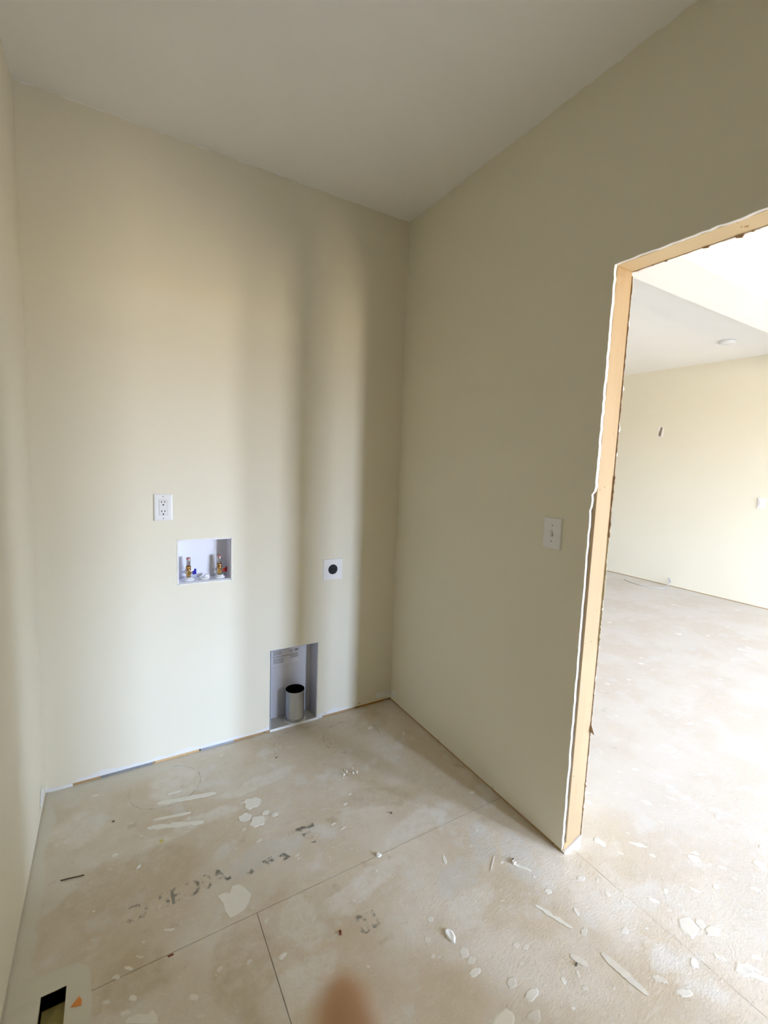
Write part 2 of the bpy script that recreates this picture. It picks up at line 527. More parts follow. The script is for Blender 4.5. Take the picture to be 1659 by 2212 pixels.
# ------------------------------------------------------------------ floor
HOLE = (-1.616, -1.560, -1.12, -0.88)
fb = MB()
grid_wall(fb, 2, -0.05, -0.019, (XL - 0.15, 16.15), (YN - 0.15, YE + 0.15), [HOLE])
floor = fb.obj('floor', M['seam'])
tag(floor, 'dusty subfloor of large sheets spattered with dried joint compound', 'floor', 'structure')
rows = [-0.926 + 1.22 * k for k in range(-5, 10)]
for r in range(len(rows) - 1):
    y0, y1 = max(rows[r], YN - 0.1), min(rows[r + 1], YE + 0.1)
    if y1 <= y0: continue
    off = -1.06 if r % 2 == 0 else -1.06 - 1.22
    cuts = sorted([off + 2.44 * q for q in range(-1, 4)] + [0.05])
    cuts = [XL - 0.1] + [c for c in cuts if XL < c < XF] + [XF + 0.1]
    if y0 < -1.4: cuts += [7.2, 9.64, 12.08, 14.52, 16.1]  # floor sheets of the added side room
    for x0, x1 in zip(cuts, cuts[1:]):
        gp = 0.0011 if x1 < 0.06 else 0.0002
        gl = -0.0005 if abs(x0 - 0.05) < 1e-6 else gp; gr = -0.0005 if abs(x1 - 0.05) < 1e-6 else gp
        if x1 < 0.06 and (y0 > 0.12 or y1 < YB - 0.12): continue
        mb = MB()
        A = (x0 + gl, x1 - gr, y0 + gp, y1 - gp)
        hs = []
        if A[0] < HOLE[0] < A[1] and A[2] < HOLE[3] and HOLE[2] < A[3]:
            hs = [(HOLE[0], HOLE[1], max(HOLE[2], A[2]), min(HOLE[3], A[3]))]
        grid_wall(mb, 2, -0.019, 0.0, (A[0], A[1]), (A[2], A[3]), hs)
        mb.obj('subfloor_sheet', M['floor'] if x1 < 0.06 else M['floor2'], floor)

# ------------------------------------------------------------------ ceiling and beam
mb = MB()
mb.box(XL - 0.15, X2, YB - 0.15, 0.15, CH, CH + 0.1)
mb.box(X2, XF + 0.15, YN - 0.15, YE + 0.15, CH, CH + 0.1)
mb.box(XF + 0.15, 16.15, YN - 0.15, -1.5, CH, CH + 0.1)  # ceiling of the added side room
tag(mb.obj('ceiling', M['ceiling']), 'off-white painted ceiling running over both rooms', 'ceiling', 'structure')
mb = MB(); mb.box(X3, XF, -0.89, -0.61, 2.515, CH)
tag(mb.obj('trim_1', M['ceiling']), 'boxed white ceiling beam crossing the bright room', 'beam', 'structure')

# ------------------------------------------------------------------ back wall with two recesses cut in it
WB = (-1.175, -0.9405, 0.846, 1.047)     # washer box hole
DB = (-0.744, -0.480, 0.010, 0.447)      # dryer box hole
mb = MB()
grid_wall(mb, 1, 0.0, TD, (XL - TD, 0.0), (0.012, CH), [WB, (DB[0], DB[1], 0.012, DB[3])], 1)
wall_back = mb.obj('wall_back', [M['paint_back'], M['gyp']])
tag(wall_back, 'beige painted plasterboard wall holding the laundry hook-ups', 'wall', 'structure')
mb = MB(); mb.box(XL - 0.15, X2, 0.13, 0.15, -0.02, CH); mb.obj('sheathing', M['plate'], wall_back)
mb = MB(); mb.box(XL - 0.02, DB[0] - 0.002, TD - 0.008, 0.10, 0.0, 0.0115); mb.obj('bottom_plate', M['plate'], wall_back)
mb = MB(); mb.box(DB[1] + 0.002, 0.0, TD - 0.008, 0.10, 0.0, 0.0115); mb.obj('bottom_plate', M['plate'], wall_back)
# weathered grey lengths of gap filler along the foot of the wall
def foot_strip(p0, p1, mat, zh=0.0105, name='gap_filler'):
    a = hit(*p0, 1, 0.0).x; b = hit(*p1, 1, 0.0).x
    n = max(4, int((b - a) / 0.015)); pts = []
    for i in range(n + 1):
        x = a + (b - a) * i / n
        pts.append((x, zh + jit(x * 40, 1, 0, 0.003)))
    pts += [(b, 0.0005), (a, 0.0005)]
    k = MB(); k.prism(pts, 1, 0.0008, 0.006); return k.obj(name, mat, wall_back)
foot_strip((218, 1682), (330, 1650), plain('grey_gap_filler', (0.25, 0.26, 0.27), 0.8, 0.2, 0, 0.3, 60), 0.0115)
foot_strip((335, 1648), (430, 1622), plain('bare_pine_edge', (0.62, 0.42, 0.22), 0.8, 0.2, 0, 0.25, 60), 0.0115)
foot_strip((434, 1620), (505, 1602), plain('slate_gap_filler', (0.34, 0.36, 0.40), 0.8, 0.2, 0, 0.25, 60), 0.0115)
foot_strip((768, 1532), (828, 1512), plain('amber_wood_edge', (0.42, 0.20, 0.04), 0.8, 0.2, 0, 0.3, 60), 0.0125)
# white taped corners at the foot of the wall
def mud_piece(pts_px, plane_ax, val, outv, name, parent):
    pts = []
    ou = [i for i in (0, 1, 2) if i != plane_ax]
    for q in pts_px:
        h = hit(*q, plane_ax, val); pts.append((h[ou[0]], max(h[ou[1]], 0.0005)))
    k = MB(); k.prism(pts, plane_ax, val - outv, val + 0.001); return k.obj(name, M['mud'], parent)
mud_piece([(95, 1713), (94, 1699), (99, 1698), (101, 1703), (125, 1700), (156, 1691), (158, 1699), (138, 1706), (108, 1716)], 1, 0.0, 0.0015, 'corner_compound', wall_back)
mud_piece([(812, 1508), (813, 1496), (826, 1494), (839, 1491), (845, 1491), (845, 1504), (832, 1505)], 1, 0.0, 0.0015, 'corner_compound', wall_back)
# a narrow plasterboard patch beside the dryer box
mb = MB(); mb.box(DB[1] + 0.004, -0.446, -0.0012, 0.001, 0.002, 0.462); mb.obj('patch_strip', M['paint_back'], wall_back)
# ragged rims of the two cut-outs
def rim(hole, w, parent, y0, y1, mat, amp, step=0.012, sides='lrtb', inner=0.0):
    x0, x1, z0, z1 = hole
    def edge(pa, pb, nrm, seed):
        L = (Vector(pb) - Vector(pa)).length; n = max(3, int(L / step)); o = []
        for i in range(n + 1):
            t = i / n; p = Vector(pa).lerp(Vector(pb), t)
            d = w + abs(jit(p.x * 70 + seed, p.y * 70, seed, amp)) + (rnd.random() ** 4) * amp
            o.append(((p.x, p.y), (p.x + nrm[0] * d, p.y + nrm[1] * d)))
        return o
    E = {'l': ((x0, z0 - w), (x0, z1 + w), (-1, 0)), 'r': ((x1, z0 - w), (x1, z1 + w), (1, 0)),
         't': ((x0 - w, z1), (x1 + w, z1), (0, 1)), 'b': ((x0 - w, z0), (x1 + w, z0), (0, -1))}
    for i, k in enumerate(sides):
        pa, pb, nn = E[k]
        pr_ = edge(pa, pb, nn, i * 7.3)
        poly = [(q[0][0] - nn[0] * inner, q[0][1] - nn[1] * inner) for q in pr_] + [q[1] for q in pr_[::-1]]
        kk = MB(); kk.prism(poly, 1, y0, y1); kk.obj('cut_edge', mat, parent)
rim(WB, 0.0032, wall_back, -0.0012, 0.002, M['gyp'], 0.005)
rim((DB[0], DB[1], 0.0, DB[3]), 0.0012, wall_back, -0.0006, 0.002, M['gyp'], 0.002, 0.012, 'lrt')

# ------------------------------------------------------------------ right wall with the unfinished door opening
def jag(a, b, n, amp, seed, spike=0.0):
    """values around 0 for a torn edge"""
    o = []
    r = random.Random(seed)
    for i in range(n + 1):
        v = (r.random() - 0.5) * amp + mnoise.noise(Vector((i * 0.35, seed, 0))) * amp
        if r.random() < 0.06: v += spike * r.random()
        o.append(v)
    return o
poly = [(0.0, 0.011), (0.0, CH), (YB, CH), (YB, 0.011), (YD1 + 0.0, 0.011), (YD1, HD)]
n = 60
jj = jag(0, 1, n, 0.0030, 3, 0.004)
for i in range(1, n):
    poly.append((YD1 + (YD0 - YD1) * i / n, HD + jj[i]))
poly.append((YD0, HD))
n = 50
jj = jag(0, 1, n, 0.0022, 5)
for i in range(n):
    z = HD - (HD - 1.37) * i / n
    poly.append((YD0 + 0.001 + jj[i], z))
poly += [(YD0 + 0.003, 1.366), (YD0 + 0.012, 1.352), (YD0 + 0.009, 1.335), (YD0 + 0.011, 1.31), (YD0 + 0.015, 1.297)]
n = 60
jj = jag(0, 1, n, 0.0020, 9)
for i in range(n + 1):
    z = 1.28 - (1.28 - 0.011) * i / n
    poly.append((YD0 + 0.013 - 0.006 * i / n + jj[i], z))
mb = MB(); mb.prism(poly, 0, 0.0, TD, 0, 1)
wall_right = mb.obj('wall_right', [M['paint'], M['gyp']])
tag(wall_right, 'beige plasterboard wall cut out for a door, shaded on the laundry side', 'wall', 'structure')
# sheet on the other face
poly = [(YE, 0.006), (YE, CH), (YN, CH), (YN, 0.006), (YD1, 0.006), (YD1, HD + 0.003)]
n = 70
jj = jag(0, 1, n, 0.007, 13, -0.012)
for i in range(1, n):
    poly.append((YD1 + (YD0 - YD1) * i / n, HD + 0.003 + jj[i]))
n = 120
jj = jag(0, 1, n, 0.0045, 15, -0.005)
for i in range(n + 1):
    z = (HD - 0.004) * (1 - i / n) + 0.006
    poly.append((YD0 + 0.0065 + jj[i] * 1.5, z))
mb = MB(); mb.prism(poly, 0, X2, X3, 0, 1); mb.obj('far_side_board', [M['paint2'], M['gyp']], wall_right)
# brown and pale torn paper along that edge
def paper_strip(z0, z1, amp, seed, mat, width=0.004, x=X2 - 0.0012):
    n = max(6, int((z1 - z0) / 0.008)); r = random.Random(seed)
    L, R_ = [], []
    for i in range(n + 1):
        z = z0 + (z1 - z0) * i / n
        e_ = YD0 - 0.0008 - width * (0.5 + 0.7 * r.random()) - mnoise.noise(Vector((z * 30, seed, 1))) * amp
        L.append((YD0 + 0.004, z)); R_.append((e_, z))
    k = MB(); k.prism(L + R_[::-1], 0, x, x + 0.001); k.obj('torn_paper', mat, wall_right)
paper_strip(0.03, 0.98, 0.0015, 21, M['paper'], 0.0028)
paper_strip(0.80, 1.25, 0.004, 22, M['paperpale'], 0.006, X2 - 0.0022)
paper_strip(1.20, 1.42, 0.004, 23, M['paper'], 0.006, X2 - 0.0024)
paper_strip(1.40, 2.09, 0.0018, 24, M['paper'], 0.003)
for zz, ln, hh in ((0.478, 0.020, 0.045), (0.25, 0.010, 0.016), (0.155, 0.008, 0.014), (0.61, 0.008, 0.010), (0.70, 0.006, 0.008)):
    k = MB(); k.prism([(YD0 + 0.002, zz + hh * 0.6), (YD0 - ln, zz - hh * 0.45), (YD0 - 0.002, zz - hh * 0.35)], 0, X2 - 0.003, X2 - 0.002)
    k.obj('torn_paper', M['paper'], wall_right)
# torn paper hanging from the head
for i in range(16):
    yy = YD0 - 0.03 - (abs(YD1 - YD0) - 0.05) * (i + rnd.random() * 0.8) / 16
    wv = 0.008 + 0.02 * rnd.random(); dv = 0.004 + 0.008 * rnd.random()
    k = MB(); k.prism([(yy, HD + 0.001), (yy - wv, HD + 0.001), (yy - wv * 0.75, HD - dv), (yy - wv * 0.2, HD - dv * 0.6)], 0, X2 - 0.003, X2 - 0.002)
    k.obj('torn_paper', M['paper'], wall_right)
mb = MB(); mb.prism([(YD0 + 0.001, HD + 0.0012), (YD1, HD + 0.0012), (YD1, HD - 0.0018), (YD0 + 0.001, HD - 0.0018)], 0, X2 - 0.0016, X2 - 0.0006)
mb.obj('torn_paper', M['paper'], wall_right)
# bottom plates closing the cavity
mb = MB(); mb.box(TD - 0.0105, X2, YD0 + 0.004, 0.10, 0.0, 0.0375); mb.b.faces.ensure_lookup_table()
for v in mb.b.verts:
    if v.co.z > 0.02: v.co.x = max(v.co.x, TD)
mb.obj('bottom_plate', M['platey'], wall_right)
mb = MB(); mb.box(TD, X2, YB, YD1, 0.0, 0.0375); mb.obj('bottom_plate', M['platey'], wall_right)
# white smeared compound at the foot of the jamb
mb = MB(); mb.prism([(0.004, 0.0), (X2, 0.0), (X2, 0.040), (0.070, 0.030), (0.040, 0.020), (0.012, 0.012), (0.002, 0.006)], 1, YD0 - 0.004, YD0 + 0.012)
mb.obj('corner_compound', M['mud'], wall_right)
mud_piece([(846, 1505), (846, 1492), (850, 1491), (858, 1500), (853, 1508)], 0, 0.0, 0.0015, 'corner_compound', wall_right)
# little whisker of torn paper on the jamb edge
mb = MB(); mb.tube([(-0.001, YD0 + 0.008, 0.80), (-0.004, YD0 + 0.016, 0.803), (-0.006, YD0 + 0.024, 0.806)], 0.0007, 6); mb.obj('torn_paper', M['paperpale'], wall_right)

door = thing('door_1', (0.05, (YD0 + YD1) / 2, 0.0), 'unfinished door opening framed in bare yellow pine studs', 'doorway', 'structure')
def stud(y0, y1):
    k = MB(); k.box(TD, X2, y0, y1, 0.0376, HD + 0.0); return k.obj('jamb_stud', M['stud'], door, 0.002)
js = stud(YD0, YD0 + 0.038)
stud(YD1 - 0.038, YD1)
mb = MB(); mb.box(TD, X2, YD1 - 0.038, YD0 + 0.038, HD, HD + 0.038); hb = mb.obj('header_board', M['header'], door, 0.002)
# knots, nail and staple holes on the jamb face
M['knot'] = plain('pine_knot', (0.50, 0.30, 0.14), 0.7, 0.2, 0, 0.2, 120)
def dot_on_jamb(px, r, mat, name, hr=1.0):
    h = hit(*px, 1, YD0)
    k = MB(); k.lathe([(r, 0.0), (r * 0.9, -0.0006)], (0, 0, 0), 1, 10)
    for v in k.b.verts: v.co.z *= hr
    bmesh.ops.translate(k.b, verts=k.b.verts, vec=(h.x, YD0 + 0.0002, h.z))
    k.obj(name, mat, js)
for q, r, mt, nm in (((1345, 612), 0.003, 'knot', 'knot'), ((1326, 933), 0.004, 'knot', 'knot'), ((1335, 757), 0.0035, 'knot', 'knot'),
                     ((1292, 1320), 0.0045, 'knot', 'knot'), ((1266, 1566), 0.0035, 'knot', 'knot'),
                     ((1296, 1058), 0.0014, 'nail', 'staple_hole'), ((1306, 1052), 0.0014, 'nail', 'staple_hole'),
                     ((1264, 1390), 0.0014, 'nail', 'staple_hole'), ((1277, 1386), 0.0014, 'nail', 'staple_hole'),
                     ((1239, 1677), 0.0016, 'nail', 'nail_hole')):
    dot_on_jamb(q, r, M[mt], nm, 1.7)
def dot_on_head(px, r, mat, name):
    h = hit(*px, 2, HD)
    k = MB(); k.lathe([(r, 0.0004), (r * 0.9, -0.0005)], (h.x, h.y, HD), 2, 10); k.obj(name, mat, hb)
for q, r in (((1602, 490), 0.003), ((1613, 489), 0.006), ((1593, 481), 0.002)):
    dot_on_head(q, r, M['knot'], 'knot')

# screws along the foot of the walls
def wall_screw(px, ax, parent, r=0.0026, mat='nail'):
    h = hit(*px, ax, 0.0)
    k = MB(); k.lathe([(r, 0.0006), (r, -0.0005), (r * 0.5, -0.0009)], (h.x, h.y, h.z), ax, 10); k.obj('drywall_screw', M[mat], parent)
for q in ((571, 1582), (432, 1620), (290, 1663), (702, 1541), (776, 1519)):
    wall_screw(q, 1, wall_back)
for q in ((1065, 1700), (1195, 1822), (948, 1598)):
    wall_screw(q, 0, wall_right)

# ------------------------------------------------------------------ other walls
mb = MB(); mb.box(XL - TD, XL, YB - 0.02, TD, 0.008, CH)
wl = mb.obj('wall_left', M['paint']); tag(wl, 'beige painted plasterboard wall meeting the hook-up wall', 'wall', 'structure')
mb = MB(); mb.box(XL - 0.11, XL - 0.004, YB, 0.10, 0.0, 0.0078); mb.obj('bottom_plate', M['platey'], wl)
mb = MB(); mb.box(XL - 0.15, XL - 0.11, YB - 0.15, 0.15, -0.02, CH); mb.obj('sheathing', M['plate'], wl)
mud_piece([(94, 1716), (95, 1702), (88, 1706), (86, 1745), (90, 1742)], 0, XL, -0.0012, 'corner_compound', wl)
mb = MB(); mb.box(XL - 0.15, TD, YB - 0.15, YB, 0.0, CH)
tag(mb.obj('wall_front', M['paint']), 'beige painted wall closing the laundry room opposite the hook-ups', 'wall', 'structure')
mb = MB(); grid_wall(mb, 0, XF, XF + 0.15, (YN - 0.15, YE + 0.15), (0.010, CH), [(-6.1, -1.7, 0.010, 2.70)])  # wide unseen opening added to drain daylight into the side room
wf = mb.obj('wall_far', M['paint2']); tag(wf, 'pale sunlit wall across the bright room', 'wall', 'structure')
mb = MB(); mb.box(XF + 0.004, XF + 0.15, -1.7, YE, 0.0, 0.0098); mb.obj('bottom_plate', M['platey'], wf)
# unseen side room behind that opening, added to soak up bounced daylight
XO = 16.0
mb = MB(); mb.box(XF + 0.15, XO, YN - 0.15, YN, 0.0, CH); mb.box(XO, XO + 0.15, YN - 0.15, -1.5, 0.0, CH); mb.box(XF + 0.15, XO, -1.65, -1.5, 0.0, CH)
tag(mb.obj('wall_added_side_room', M['paint2']), 'unseen added walls of an open space that soaks up daylight', 'wall', 'structure')
mb = MB(); grid_wall(mb, 1, YN - 0.15, YN, (X2, XF), (0.0, CH), [(w[0], w[1], w[2], w[3]) for w in WINS[:3]])
tag(mb.obj('wall_end_near', M['paint2']), 'end wall of the bright room pierced by three tall windows', 'wall', 'structure')
mb = MB(); mb.box(X2, XF, YE, YE + 0.15, 0.0, CH)
tag(mb.obj('wall_end_away', M['paint2']), 'plain painted end wall of the bright room', 'wall', 'structure')
for i, (x0, x1, z0, z1, y, s) in enumerate(WINS):
    yy = y - 0.08 * s if s else y + 0.08
    we = thing('window_%d' % (i + 1), ((x0 + x1) / 2, yy, z0) if s else (yy, (x0 + x1) / 2, z0),
               ('tall narrow white window in the end wall', 'tall white window in the end wall, second of three', 'tall white window beside the far corner', 'small white window in the nearer end wall')[i], 'window', 'structure')
    f = 0.035
    def wbox(a, b, h, c, d, nm, mt):
        k = MB()
        if s: k.box(a, b, yy - h, yy + h, c, d)
        else: k.box(yy - h, yy + h, a, b, c, d)
        k.obj(nm, mt, we)
    for (a, b, c, d) in ((x0, x0 + f, z0, z1), (x1 - f, x1, z0, z1), (x0 + f, x1 - f, z0, z0 + f), (x0 + f, x1 - f, z1 - f, z1)):
        wbox(a, b, 0.03, c, d, 'frame_bar', M['vinyl'])
    wbox(x0 + f, x1 - f, 0.002, z0 + f, z1 - f, 'pane', M['glass'])

# ------------------------------------------------------------------ duplex outlet on the back wall
def plate_mesh(cx, cz, w, h, t, ax, base, d):
    """bevelled cover plate lying on plane (axis ax, value base), raised towards d; (cx, cz) on the plane"""
    k = MB(); e_ = 0.006
    o = [i for i in (0, 1, 2) if i != ax]
    def ring(ww, hh, t_):
        L = []
        for su, sv in ((-1, -1), (1, -1), (1, 1), (-1, 1)):
            p = [0, 0, 0]; p[o[0]] = cx + su * ww / 2; p[o[1]] = cz + sv * hh / 2; p[ax] = base + d * t_
            L.append(k.b.verts.new(p))
        return L
    rs = [ring(w, h, -0.0003), ring(w, h, t * 0.45), ring(w - e_, h - e_, t * 0.9), ring(w - 2.2 * e_, h - 2.2 * e_, t)]
    for a, b in zip(rs, rs[1:]):
        for i in range(4): k.b.faces.new((a[i], a[(i + 1) % 4], b[(i + 1) % 4], b[i]))
    k.b.faces.new(rs[-1]); k.b.faces.new(rs[0][::-1])
    return k

ox, oz = -1.233, 1.201
t = thing('duplex_outlet', (ox, 0.0, oz - 0.059), 'white two-socket electrical outlet with rectangular face, above the washer box', 'outlet')
plate_mesh(ox, oz, 0.0755, 0.118, 0.006, 1, 0.0, -1).obj('cover_plate', M['white'], t)
mb = MB(); mb.box(ox - 0.0172, ox + 0.0172, -0.00615, -0.004, oz - 0.0342, oz + 0.0342); mb.obj('face_gap', M['screw'], t)
mb = MB(); mb.box(ox - 0.0163, ox + 0.0163, -0.0075, -0.004, oz - 0.0333, oz + 0.0333); fc = mb.obj('socket_face', M['white2'], t, 0.0006)
for dz in (0.0195, -0.0215):
    for dx in (-0.0063, 0.0063):
        k = MB(); k.box(ox + dx - 0.0014, ox + dx + 0.0014, -0.0078, -0.007, oz + dz + 0.001, oz + dz + 0.0095); k.obj('blade_slot', M['dark'], fc)
    k = MB(); k.lathe([(0.0032, 0.0), (0.0032, -0.0004)], (ox, -0.0075, oz + dz - 0.0075), 1, 12); k.obj('ground_hole', M['dark'], fc)
for dz in (0.0485, -0.0485):
    k = MB(); k.lathe([(0.0030, 0.0), (0.0026, -0.0012)], (ox, -0.0058, oz + dz), 1, 12); sc_ = k.obj('screw', M['screw'], t)

# ------------------------------------------------------------------ washing machine supply box
D = 0.088
t = thing('washer_supply_box', ((WB[0] + WB[1]) / 2, 0.0, WB[2]), 'recessed white washing machine supply box with two brass valves', 'supply box')
x0, x1, z0, z1 = WB[0] + 0.003, WB[1] - 0.003, WB[2] + 0.004, WB[3] - 0.003
mb = MB(); th = 0.003
mb.box(x0, x1, D, D + th, z0, z1)
mb.box(x0 - th, x0, 0.003, D + th, z0 - th, z1 + th)
mb.box(x1, x1 + th, 0.003, D + th, z0 - th, z1 + th)
mb.box(x0, x1, 0.003, D + th, z0 - th, z0)
mb.box(x0, x1, 0.003, D + th, z1, z1 + th)
mb.obj('box_shell', M['boxwhite'], t)
def valve(vx, vy, hmat, htall, hx):
    zb = z0
    k = MB(); k.lathe([(0.025, 0.0), (0.025, 0.006), (0.021, 0.009), (0.019, 0.009), (0.019, 0.014), (0.012, 0.015)], (vx, vy, zb), 2, 24)
    v = k.obj('valve', M['brass'], t)
    v.data.materials.clear(); v.data.materials.append(M['white'])
    v.name = 'valve_flange'
    k = MB(); k.lathe([(0.0075, 0.010), (0.0075, 0.016), (0.0105, 0.021), (0.0125, 0.030), (0.0105, 0.039), (0.0068, 0.044), (0.0066, 0.052)], (vx, vy, zb), 2, 20)
    body = k.obj('valve_body', M['brass'], t)
    k = MB(); k.lathe([(0.0085, -0.016), (0.0085, -0.010), (0.005, -0.009), (0.005, 0.0)], (vx, vy, zb + 0.033), 1, 16); k.obj('valve_outlet', M['brass'], body)
    k = MB(); k.lathe([(0.0115, 0.047), (0.0125, 0.048), (0.0125, 0.054), (0.0105, 0.055), (0.0105, 0.058), (0.0125, 0.059), (0.0125, 0.066), (0.0095, 0.067)], (vx, vy, zb), 2, 8); k.obj('hex_nut', M['brassd'], body)
    k = MB(); k.lathe([(0.0092, 0.066), (0.0092, 0.100), (0.0088, 0.102)], (vx, vy, zb), 2, 20); ar = k.obj('hammer_arrestor', M['chrome'], t)
    k = MB(); k.lathe([(0.0093, 0.1005), (0.0092, 0.107), (0.0080, 0.109)], (vx, vy, zb), 2, 20); k.obj('arrestor_cap', M['pinkcap'], ar)
    zc = zb + 0.036
    k = MB(); k.tube([(vx + 0.008, vy, zc), (vx + 0.018, vy, zc)], 0.0035, 8); k.obj('valve_stem', M['brassd'], body)
    a = vx + 0.017
    k = MB(); k.prism([(a, zc - 0.010), (a + 0.017, zc - 0.010), (a + 0.017, zc + 0.016), (a + 0.008, zc + 0.016), (a + 0.007, zc + 0.007), (a, zc + 0.005)] if not htall else
                      [(a, zc - 0.010), (a + 0.018, zc - 0.012), (a + 0.019, zc + 0.016), (a + 0.009, zc + 0.010), (a - 0.002, zc + 0.004)], 1, vy - 0.004, vy + 0.004)
    k.obj('valve_handle', hmat, t, 0.001)
valve(-1.1265, 0.040, M['blue'], False, 0)
valve(-0.987, 0.042, M['red'], True, 0)
k = MB(); k.lathe([(0.023, 0.0), (0.023, 0.004), (0.019, 0.006)], (-1.057, 0.045, z0), 2, 24); dp = k.obj('drain_plug', M['white'], t)
k = MB(); k.prism([(-1.040, z0 + 0.005), (-1.031, z0 + 0.005), (-1.034, z0 + 0.020), (-1.052, z0 + 0.020), (-1.056, z0 + 0.005)], 1, 0.038, 0.052); k.obj('plug_grip', M['white2'], dp, 0.001)
k = MB(); k.tube([(-1.078, 0.045, z0 + 0.004), (-1.075, 0.043, z0 + 0.012), (-1.066, 0.042, z0 + 0.017), (-1.056, 0.043, z0 + 0.018)], 0.003, 8); k.obj('plug_loop', M['white2'], dp)

# ------------------------------------------------------------------ dryer socket plate
px_, pz_ = -0.4045, 0.847
t = thing('dryer_outlet', (px_, 0.0, pz_ - 0.0575), 'square white plate around a round black dryer socket', 'outlet')
k = MB(); R0 = 0.0275; s_ = 0.0575; seg = 40
outer, inner, outb = [], [], []
for i in range(seg):
    a = 2 * math.pi * i / seg; c_, s2 = math.cos(a), math.sin(a)
    q = s_ / max(abs(c_), abs(s2))
    outer.append(k.b.verts.new((px_ + c_ * q * 0.97, -0.0045, pz_ + s2 * q * 0.97)))
    inner.append(k.b.verts.new((px_ + c_ * R0, -0.0045, pz_ + s2 * R0)))
    outb.append(k.b.verts.new((px_ + c_ * q, 0.0003, pz_ + s2 * q)))
inb = [k.b.verts.new((v.co.x, 0.0003, v.co.z)) for v in inner]
for i in range(seg):
    j = (i + 1) % seg
    k.b.faces.new((outer[i], outer[j], inner[j], inner[i])); k.b.faces.new((outb[i], outb[j], outer[j], outer[i])); k.b.faces.new((inner[i], inner[j], inb[j], inb[i]))
k.obj('cover_plate', M['white'], t)
k = MB(); k.lathe([(R0 - 0.0006, 0.0), (R0 - 0.0006, -0.0036), (R0 - 0.003, -0.0042)], (px_, 0.0, pz_), 1, 32); sf = k.obj('socket_face', M['black'], t)
for (a, b, c, d) in ((-0.011, -0.008, -0.008, 0.008), (0.008, 0.011, -0.008, 0.008), (-0.004, 0.004, -0.017, -0.014)):
    k = MB(); k.box(px_ + a, px_ + b, -0.0046, -0.004, pz_ + c, pz_ + d); k.obj('blade_slot', M['ductin'], sf)

# ------------------------------------------------------------------ dryer vent box
t = thing('dryer_vent_box', ((DB[0] + DB[1]) / 2, 0.0, 0.0), 'recessed galvanised dryer vent box standing at the floor line', 'vent box')
D = 0.100; x0, x1, z0, z1 = DB[0] + 0.006, DB[1] - 0.003, 0.012, DB[3] - 0.003
th = 0.0015
k = MB(); k.box(x0, x1, D, D + th, z0, z1); bk = k.obj('back_panel', M['galv'], t)
for a, b in ((x0 - th, x0), (x1, x1 + th)):
    k = MB(); k.box(a, b, 0.001, D + th, z0, z1 + th); k.obj('side_panel', M['galv'], t)
k = MB(); k.box(x0, x1, 0.001, D + th, z1, z1 + th); k.obj('top_panel', M['galv'], t)
pcx, pcy = -0.590, 0.044
k = MB(); k.box(x0 - 0.004, x1 + th, -0.001, D + th, 0.0005, z0); k.obj('box_floor', M['galvf'], t)
k = MB(); k.box(x0 - 0.004, x1 + 0.012, -0.004, -0.001, 0.0005, 0.0135); fr = k.obj('front_flange', M['mud'], t)
for q in ((661, 1555), (669, 1553)):
    h = hit(*q, 1, -0.004); kk = MB(); kk.lathe([(0.0022, 0.0002), (0.0022, -0.0005)], (h.x, -0.004, max(h.z, 0.006)), 1, 8); kk.obj('screw', M['nail'], fr)
k = MB(); rO, rI = 0.051, 0.0500
k.lathe([(rO, 0.0), (rO, 0.018), (rO + 0.0008, 0.020), (rO, 0.022), (rO, 0.172)], (pcx, pcy + 0.002, z0), 2, 40, 0, False, False)
pipe = k.obj('duct_pipe', M['duct'], t)
k = MB(); k.lathe([(rO, 0.172), (rI, 0.172), (rI, 0.002)], (pcx, pcy + 0.002, z0), 2, 40, 0, False, True); k.obj('duct_shade_shell', M['ductin'], pipe)  # black inner shell, the pipe's depth shade put into its colour
k = MB()
pts = []
for i in range(36):
    a = 2 * math.pi * i / 36; r_ = rO + 0.004 + 0.004 * rnd.random() + (0.006 if math.sin(a) < -0.2 and math.cos(a) > 0 else 0)
    pts.append((pcx + r_ * math.cos(a), min(pcy + 0.002 + r_ * math.sin(a), D - 0.001)))
k.prism(pts, 2, z0, z0 + 0.0035); k.obj('sealant_ring', M['mud'], t)
# label printed on the back panel: rows of fine illegible print
def print_rows(u0, v0, u1, rows, hgt, seed):
    k = MB(); r = random.Random(seed)
    for i in range(rows):
        z = v0 - i * hgt * 1.7; x = u0 + (0.004 * r.random())
        while x < u1:
            wv = 0.002 + 0.006 * r.random()
            k.box(x, min(x + wv, u1), D - 0.0006, D - 0.0002, z - hgt, z); x += wv + 0.0013
    return k
lab = hit(643, 1399, 1, D)
kk = MB(); kk.box(-0.716, -0.553, D - 0.0002, D + 0.0002, 0.312, 0.418); lb = kk.obj('rating_label', plain('pale_label_paper', (0.70, 0.70, 0.76), 0.6, 0.2, 0, 0.03, 40), t)
print_rows(-0.712, 0.414, -0.60, 4, 0.0030, 1).obj('fine_print', M['print'], lb)
print_rows(-0.700, 0.390, -0.650, 4, 0.0032, 2).obj('fine_print', M['print'], lb)
print_rows(-0.610, 0.388, -0.590, 3, 0.0032, 3).obj('fine_print', M['print'], lb)
kk = MB(); kk.box(-0.576, -0.556, D - 0.0006, D - 0.0002, 0.379, 0.389); kk.obj('printed_block', M['print'], lb)
print_rows(-0.702, 0.364, -0.600, 2, 0.0028, 4).obj('fine_print', M['print'], lb)
print_rows(-0.700, 0.350, -0.640, 6, 0.0030, 5).obj('fine_print', M['print'], lb)
print_rows(-0.604, 0.366, -0.556, 5, 0.0032, 6).obj('fine_print', M['print'], lb)

